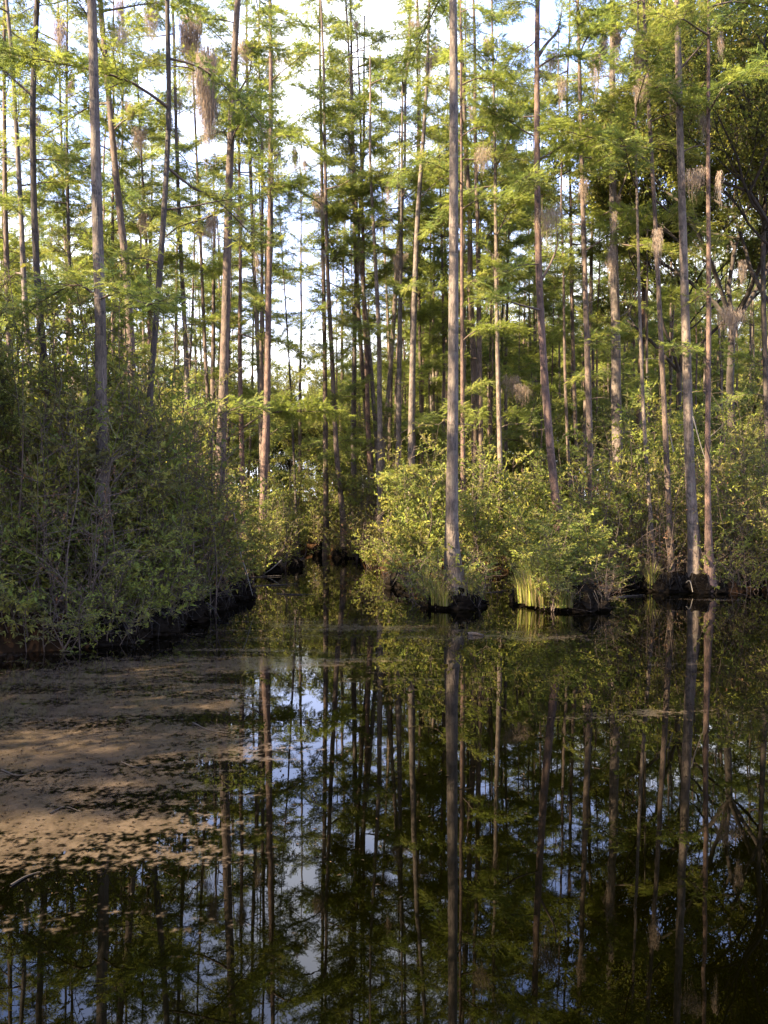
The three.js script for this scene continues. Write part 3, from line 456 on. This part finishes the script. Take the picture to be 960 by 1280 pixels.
  for (const [D, step] of [[31, 2.1], [36, 2.3], [42, 2.5], [49, 2.7], [66, 2.8], [74, 3.2], [88, 3.4]]) for (let x = -0.56 * D; x < 0.56 * D; x += step * rr(0.75, 1.25)) {
    const d = D + rr(-2.2, 2.2), px = toPx(x, d); if (d < shoreD(px) + 2) continue;
    shrub(D > 33 && rnd() < 0.35 ? 'tall' : 'far', x, -d, rr(3.0, 4.8) * (D > 80 ? 1.7 : D > 60 ? 1.3 : 1), L7, g7, 0.1, 1.15);
  }
}

// ---------------------------------------------------------------- broadleaf trees
function makeBroad({ h, spread, cols, lw, leaves, fork = 0.35 }) {
  const fol = new GB(), wood = new GB();
  const limb = (a, dir, len, r, depth) => {
    const pts = [a]; let d = dir.clone();
    for (let k = 1; k <= 4; k++) { d.add(randDir().multiplyScalar(0.22)).addScaledVector(UP, 0.05).normalize(); pts.push(pts[k - 1].clone().addScaledVector(d, len / 4)); }
    wood.tube(pts, pts.map((_, k) => lerp(r, r * 0.6, k / 4)), depth > 1 ? 8 : 4);
    if (depth === 0) { for (let k = 1; k < 5; k++) for (let q = 0; q < 5; q++) leafyTwig(fol, wood, pts[k], randDir().addScaledVector(d, 0.6).normalize(), rr(0.3, 0.7), cols, lw, leaves); return; }
    const n = depth === 3 ? 4 : 4;
    for (let k = 0; k < n; k++) { const o = pts[k < 1 ? 4 : pick([2, 3, 4])]; limb(o, d.clone().add(randDir().setY(rr(-0.2, 0.6)).multiplyScalar(0.95)).normalize(), len * rr(0.55, 0.8), r * 0.55, depth - 1); }
  };
  const t0 = V(0, -0.2, 0), tp = [t0]; for (let k = 1; k <= 4; k++) tp.push(V(rr(-0.1, 0.1) * k * 0.5, h * fork * k / 4, rr(-0.1, 0.1) * k * 0.5));
  wood.tube(tp, tp.map((_, k) => lerp(0.11, 0.085, k / 4) * h / 14), 9);
  for (let k = 0; k < 4; k++) { const a = k / 4 * 6.28 + rr(-0.5, 0.5); limb(tp[4].clone(), V(Math.cos(a) * spread, 1, Math.sin(a) * spread).normalize(), h * 0.24, 0.06 * h / 14, 3); }
  limb(tp[4].clone(), V(0, 1, 0), h * 0.3, 0.06 * h / 14, 3);
  return { fol: fol.geo(false), wood: wood.geo(), h };
}
seedTo(51);
const BROAD = [makeBroad({ h: 15, spread: 0.75, cols: LEAVES, lw: 0.11, leaves: 8, fork: 0.42 }), makeBroad({ h: 12, spread: 0.55, cols: LEAVES, lw: 0.12, leaves: 4 }), makeBroad({ h: 10, spread: 0.6, cols: LEAVES, lw: 0.12, leaves: 4, fork: 0.12 })];
const DARKBARK = bark(0.085, 0.068, 0.055);
function broadTree(v, x, z, H, turn, label, group) {
  const b = BROAD[v], g = base('broadleaf_tree', V(x, 0.1, z), turn), s = H / b.h; g.scale.setScalar(s);
  mesh('trunk', b.wood, DARKBARK, g); mesh('crown', b.fol, LEAF, g, true);
  return tag(g, label, 'tree', group);
}
seedTo(52);
broadTree(0, atPx(914, 28), -28, 19, 0.4, 'spreading broadleaf tree with black forking limbs and olive leaves', null);
broadTree(0, atPx(990, 25), -25, 18, 2.2, 'olive broadleaf tree crowding the spreading black-limbed one', null);
broadTree(0, atPx(845, 33), -33, 17, 4.0, 'olive broadleaf tree with a forked dark trunk behind the sunlit stout cypress', null);
for (const [x, z, H] of [[-9.2, -9.6, 9], [-11.5, -7.6, 10.5], [-8.8, -11.8, 8.5], [-13, -10.5, 11], [-8.9, -14.6, 6.5], [-10, -17.2, 7.5], [-7.4, -12.4, 5.5]])
  broadTree(pick([1, 2]), x, z, H, rr(0, 6.28), 'broadleaf tree on the near bank past the bowed dark cypress', 'broadleaf trees of the near bank');
for (const f of later) f();
for (let k = 0; k < 100; k++) {
  const belt = k < 86, D = belt ? 67 + 17 * ((k * 0.7548) % 1) + rr(-1, 1) : rr(36, 50), x = (((k * 0.618) % 1) - 0.5) * 1.08 * D + rr(-1, 1), px = toPx(x, D), gap = px > 335 && px < 400;
  if (gap && !belt) continue;
  broadTree(pick([1, 2]), x, -D, gap ? rr(4, 6.5) : belt ? rr(11, 17) + (px > 560 ? 4 : 0) : rr(6, 9), rr(0, 6.28), (belt ? 'far ' : 'young ') + 'green broadleaf tree ' + near(x, -D), 'broadleaf trees in the far stand');
}

// ---------------------------------------------------------------- hummocks of black peat and roots
function hummock(px, D, rx, rz, h, label) {
  const g = new THREE.SphereGeometry(1, 56, 30, 0, Math.PI * 2, 0, Math.PI * 0.62), p = g.attributes.position, sd = rr(0, 99);
  const lump = (a, y) => 1 + 0.40 * (fbm(Math.cos(a) * 2.2 + sd, Math.sin(a) * 2.2 + y * 2.4, 4) - 0.5) + 0.26 * (vnoise(Math.cos(a) * 8 + sd, Math.sin(a) * 8 + y * 7) - 0.5) + 0.16 * (vnoise(Math.cos(a) * 19 + sd, Math.sin(a) * 19 + y * 17) - 0.5);
  for (let i = 0; i < p.count; i++) {
    const x = p.getX(i), y = p.getY(i), z = p.getZ(i), a = Math.atan2(z, x), l = Math.hypot(x, z) || 1, q = Math.pow(Math.max(0, 1 - y * y), 0.32), n = lump(a, y);
    p.setXYZ(i, x / l * q * rx * n, y * h + (y > 0.2 ? (fbm(x * 5 + sd, z * 5, 3) - 0.5) * 0.34 : 0), z / l * q * rz * n);
  }
  g.computeVertexNormals();
  const o = base('peat_hummock', V(atPx(px, D), 0.02, -D));
  mesh('peat', g, PEAT, o);
  const roots = new GB();                                          // fine roots and dead stems over the rim
  for (let k = 0; k < 46; k++) {
    const a = rr(0, 6.28), n = lump(a, 0.6), t = V(Math.cos(a) * rx * 0.86 * n, h * rr(0.7, 1.1), Math.sin(a) * rz * 0.86 * n), m = V(Math.cos(a) * rx * 1.04 * n, h * rr(0.4, 0.9), Math.sin(a) * rz * 1.04 * n), e = V(Math.cos(a + rr(-0.2, 0.2)) * rx * rr(1.0, 1.12) * n, rr(-0.05, 0.1), Math.sin(a + rr(-0.2, 0.2)) * rz * rr(1.0, 1.12) * n);
    roots.tube([t, m, e], [rr(0.004, 0.010), 0.004, 0.002], 4);
  }
  mesh('roots', roots.geo(), ROOT, o, true);
  return tag(o, label, 'hummock', 'black peat hummocks');
}
const ROOT = new THREE.MeshStandardMaterial({ color: new THREE.Color(0.020, 0.014, 0.010), roughness: 1 });
const PEAT = new THREE.MeshPhysicalMaterial({ color: new THREE.Color(0.0075, 0.0056, 0.004), roughness: 1, specularIntensity: 0.05, bumpMap: dataTex(256, 256, (u, v) => { const n = fbm(u * 20, v * 20, 4, 20, 20); return [n, n, n]; }), bumpScale: 0.08 });
seedTo(61);
hummock(565, 17.2, 0.62, 0.6, 0.40, 'black peat hummock in open water under the tall straight cypress');
hummock(722, 16.9, 0.62, 0.7, 0.42, 'low dark hummock under the sunlit shrub clump');
hummock(834, 20.3, 0.62, 0.6, 0.42, 'dark hummock under the crooked and the curving cypress');
hummock(879, 20.0, 0.62, 0.6, 0.46, 'dark hummock under the stout sunlit cypress');
hummock(431, 31.6, 0.45, 0.45, 0.42, 'small black hummock under the bent cypress at the inlet mouth');
hummock(455, 31.2, 0.40, 0.4, 0.40, 'small black hummock beside the one at the inlet mouth');
hummock(404, 33.5, 0.42, 0.4, 0.42, 'farthest small black hummock in the inlet');
hummock(512, 21.2, 0.6, 0.7, 0.34, 'shrubby hummock on the inlet side of the lone cypress');
for (const [px, D, rx] of [[20, 12.9, 1.0], [85, 12.9, 0.9], [125, 13.1, 0.8], [165, 13.8, 0.8], [205, 15.2, 0.8], [243, 17, 0.8], [275, 18.8, 0.8]]) hummock(px, D, rx, 0.7, 0.36, 'dark root mass along the waterline of the shaded bank');
for (const [px, D] of [[320, 25.2], [350, 27.2], [690, 17.8], [770, 21], [925, 20.8], [960, 20.9]]) hummock(px, D, 0.8, 0.7, 0.3, 'dark overgrown peat edge at the shrubs');

// ---------------------------------------------------------------- Spanish moss
function makeMoss(w, h, n) {
  const g = new GB();
  for (let k = 0; k < n; k++) {
    const a = rr(0, 6.28), r = Math.sqrt(rnd()), x = Math.cos(a) * r * w / 2, z = Math.sin(a) * r * w / 2 * 0.6, L = h * rr(0.25, 1) * (1.1 - 0.75 * r), y0 = rr(-0.25, 0.04) * h;
    let p = V(x, y0, z), c = vary([0.25, 0.19, 0.145], 0.25); const wd = rr(0.004, 0.009);
    for (let q = 0; q < 4; q++) { const e = V(p.x * 0.95 + rr(-0.05, 0.05), p.y - L / 4 * rr(0.7, 1.2), p.z + rr(-0.05, 0.05)), s = V(rr(-1, 1), 0, rr(-1, 1)).normalize().multiplyScalar(wd * (1 - q * 0.2)); g.tri(p.clone().add(s), e, p.clone().sub(s), c); g.tri(p.clone().addScaledVector(s, 0.4), e.clone().add(s), e, c); p = e; }
  }
  return g.geo(false);
}
seedTo(71);
const MOSSES = [makeMoss(0.7, 2.4, 700), makeMoss(0.42, 1.5, 260), makeMoss(0.4, 0.9, 190), makeMoss(1.0, 1.0, 330), makeMoss(0.25, 1.3, 120)];
function moss(px, py, D, v, s, label, group) { const m = mesh('spanish_moss', MOSSES[v], MOSS); m.userData.kind = undefined; m.position.copy(P(px, py, D)); m.rotation.y = rr(0, 6.28); m.scale.setScalar(s); tag(m, label, 'moss', group ?? 'beards of moss hanging from the cypresses'); delete m.userData.kind; return m; }
moss(258, 66, 18.6, 0, 1.12, 'big dark beard of moss hanging beside the bow-shaped cypress');
moss(262, 112, 18.8, 1, 1.15, 'lower lobe of dark moss just under the big beard');
moss(238, 20, 20, 0, 0.9, 'long thin moss veil just beside the big dark beard');
moss(800, 42, 20.5, 0, 0.62, 'peach coloured moss veil on the curving cypress of the double hummock');
moss(803, 100, 20.5, 3, 0.7, 'lower peach moss tuft under the veil on the curving cypress');
moss(50, 425, 17, 2, 0.8, 'pale moss tuft low on the bowed dark trunk of the shaded bank');
moss(97, 470, 19, 2, 0.9, 'pale reddish moss strand beside the stoutest trunk of the shaded bank');
moss(438, 165, 33.5, 1, 1.0, 'dark moss tuft high on the leaning mossy cypress at the inlet');
for (const [px, py, D, v, s] of [[190, 0, 22, 1, 1], [75, 25, 24, 1, 1.1], [150, 0, 24, 1, 0.8], [398, 240, 33, 1, 1.3], [410, 250, 33, 2, 1.2], [455, 265, 34, 3, 1.2], [480, 270, 34, 3, 1.1], [525, 272, 37, 3, 1.2], [536, 68, 29, 1, 0.9], [545, 55, 29, 2, 1], [690, 62, 20, 2, 0.8], [745, 60, 24, 1, 1], [755, 40, 27, 1, 1.1], [932, 155, 24, 3, 0.9], [915, 385, 24, 3, 1.1], [450, 330, 33, 2, 1], [497, 320, 30, 1, 0.9], [640, 470, 30, 3, 1], [265, 265, 26, 1, 1], [300, 255, 27, 1, 1], [730, 225, 22, 2, 0.9], [412, 375, 32, 2, 1], [655, 480, 29, 3, 0.9], [180, 255, 26, 1, 1]])
  moss(px, py, D, v, s, 'grey-brown tuft of moss hanging ' + near(atPx(px, D), -D), 'small moss tufts');
for (const c of CYPRESSES) if (c.D > 17 && c.D < 36) for (let k = 0; k < 2; k++) {        // wisps along the upper boles
  const y = rr(20, 330), p = c.pts, q = p.findIndex((e) => e[1] > y), a = p[Math.max(0, q - 1)], b = p[Math.max(0, q)];
  moss(lerp(a[0], b[0], b[1] === a[1] ? 0 : clamp((y - a[1]) / (b[1] - a[1]))) + rr(-0.75, 0.75) * FOCAL / c.D, y, c.D - rr(0.1, 0.5), pick([1, 2, 3, 4, 4]), rr(0.55, 1), 'thin wisp of moss hung from a limb of the ' + c.short, 'small moss tufts');
}

// ---------------------------------------------------------------- sedges on the hummocks
function makeSedge(n, h) { const g = new GB(); for (let k = 0; k < n; k++) { const a = rr(0, 6.28), r = rr(0, 0.16), out = rr(0.1, 0.5), H = h * rr(0.55, 1.1), c = vary(pick([G.yellow, G.dead, G.bright, G.olive]), 0.2); const s = V(-Math.sin(a), 0, Math.cos(a)).multiplyScalar(rr(0.005, 0.009)); let p = V(Math.cos(a) * r, -0.05, Math.sin(a) * r); for (let q = 1; q <= 3; q++) { const t = q / 3, e = V(Math.cos(a) * (r + out * t * t), H * (t - 0.42 * t * t * (out / 0.4)), Math.sin(a) * (r + out * t * t)), w = s.clone().multiplyScalar(1 - t * 0.85); g.tri(p.clone().add(s), e.clone().add(w), p.clone().sub(s), c); g.tri(p.clone().sub(s), e.clone().add(w), e.clone().sub(w), c); p = e; s.copy(w); } } return g.geo(false); }
seedTo(81);
const SEDGE = [makeSedge(130, 0.7), makeSedge(110, 0.95)];
for (const [px, D, s] of [[655, 17.2, 1.1], [668, 16.8, 1.2], [678, 16.5, 1.0], [662, 17.8, 1.2], [535, 17.3, 1.0], [545, 16.8, 0.9], [556, 16.6, 0.8], [585, 16.9, 0.9], [594, 17.2, 0.8], [425, 31.4, 1.0], [440, 31.2, 1.1], [700, 16.3, 0.8], [712, 16.3, 0.7], [815, 20, 0.9], [900, 19.7, 0.8], [110, 12.6, 0.8], [180, 13.6, 0.8]]) {
  const m = mesh('sedge_tuft', pick(SEDGE), BLADE); m.position.set(atPx(px, D), 0.12, -D); m.rotation.y = rr(0, 6.28); m.scale.setScalar(s); tag(m, 'yellowing sedge tuft arching over the edge of a peat hummock', 'sedge', 'sedge tufts on the hummocks');
}

// ---------------------------------------------------------------- dead sticks, floating wood and litter
function stick(name, pts, r, mat, label, cat) {
  const c = new THREE.CatmullRomCurve3(pts), q = c.getPoints(12), g = new GB(); g.tube(q, q.map((_, k) => lerp(r, r * 0.3, k / 12)), 6);
  return tag(mesh(name, g.geo(), mat), label, cat, null);
}
seedTo(91);
stick('fallen_branch', [P(292, 640, 17.6), P(300, 690, 17.4), P(308, 715, 17.2), P(316, 745, 17.0)], 0.014, DEADWOOD, 'pale bent stick drooping from the bank tip into the water', 'branch');
stick('fallen_branch', [P(352, 700, 25), P(338, 712, 24.6), P(322, 722, 24.4), P(302, 733, 24)], 0.02, DEADWOOD, 'bare branch lying over the water at the inlet shrubs', 'branch');
stick('fallen_branch', [P(866, 520, 19.6), P(874, 550, 19.5), P(882, 575, 19.5)], 0.02, DEADWOOD, 'pale snapped branch caught beside the stout sunlit cypress', 'branch');
stick('fallen_branch', [P(842, 565, 19.8), P(838, 545, 19.8), P(836, 530, 19.8)], 0.016, DEADWOOD, 'short pale forked stick beside the curving cypress', 'branch');
stick('fallen_branch', [P(120, 700, 12.9), P(119, 680, 12.9), P(122, 660, 12.9)], 0.012, DEADWOOD, 'white dead stub upright among the shaded bank shrubs', 'branch');
stick('fallen_branch', [P(858, 728, 19.3), P(862, 726, 19.2), P(866, 740, 19.1)], 0.018, DEADWOOD, 'pale hooked root poking out between the two dark hummocks', 'root');
stick('floating_log', [V(atPx(585, 13.4), 0.01, -13.4), V(atPx(594, 13.4), 0.025, -13.42), V(atPx(604, 13.4), 0.015, -13.35)], 0.05, DARKBARK, 'short dark log floating near the lone hummock', 'log');
for (const [a, b, D, D2, r, label] of [[302, 352, 23.4, 23.9, 0.03, 'long thin pole lying half sunk at the inlet shrubs'], [318, 372, 21.2, 21.6, 0.022, 'thin waterlogged stick across the mouth of the inlet'], [345, 395, 19.4, 19.1, 0.018, 'short waterlogged stick in open water before the inlet'], [196, 236, 14.3, 14.9, 0.03, 'dark half sunk branch along the foot of the shaded bank'], [608, 640, 19.6, 20.2, 0.02, 'thin half sunk stick between the lone and the low hummock'], [770, 806, 18.6, 19.0, 0.022, 'half sunk stick before the dark double hummock']])
  stick('sunken_branch', [V(atPx(a, D), -0.005, -D), V(atPx((a + b) / 2, (D + D2) / 2), 0.012, -(D + D2) / 2 + rr(-0.1, 0.1)), V(atPx(b, D2), 0.02, -D2)], r, DARKBARK, label, 'branch');
{
  const g = new GB(); g.leaf(V(-0.5, 0, 0), V(1, 0, 0), UP, 1, 0.45, [1, 1, 1]);
  const N = 4200, im = new THREE.InstancedMesh(g.geo(false), new THREE.MeshPhysicalMaterial({ vertexColors: true, roughness: 1, specularIntensity: 0.05, side: THREE.DoubleSide }), N);
  im.name = 'floating_leaf_litter'; const m = new THREE.Matrix4(), c = new THREE.Color(); let k = 0;
  for (let t = 0; t < 200000 && k < N; t++) {
    const D = rr(4.5, 19), x = rr(-0.55, 0.5) * D; if (D > shoreD(toPx(x, D)) + 0.2) continue;
    if (rnd() > film(x, -D) * 0.8 + 0.008) continue;
    const d = rnd() < 0.9, s = d ? rr(0.010, 0.04) : rr(0.006, 0.016); m.compose(V(x, 0.004, -D), new THREE.Quaternion().setFromEuler(new THREE.Euler(rr(-0.1, 0.1), rr(0, 6.28), 0)), V(s, s, s)); im.setMatrixAt(k, m);
    c.setRGB(...vary(d ? [0.014, 0.010, 0.007] : [0.05, 0.034, 0.02], 0.3)); im.setColorAt(k, c); k++;
  }
  im.count = k; im.receiveShadow = im.castShadow = true; scene.add(tag(im, 'tiny dead leaves and bark flakes floating on the pollen film', null, null, 'stuff'));
}
for (const [pts, r] of [[[[0, 965], [22, 972], [40, 968]], 0.008], [[[10, 1112], [30, 1100], [48, 1094]], 0.009], [[[60, 1020], [78, 1012], [100, 1018]], 0.006], [[[240, 905], [262, 915], [286, 918]], 0.007], [[[150, 955], [172, 962], [190, 958]], 0.006]]) {
  const q = pts.map(([x, y]) => { const D = EYE * FOCAL / (y - 625); return V(atPx(x, D), 0.008, -D); });
  stick('floating_twig', q, r, ROOT, 'thin dark twig afloat on the brown pollen film', 'twig').userData.group = 'twigs afloat on the film';
}

renderer.render(scene, camera);
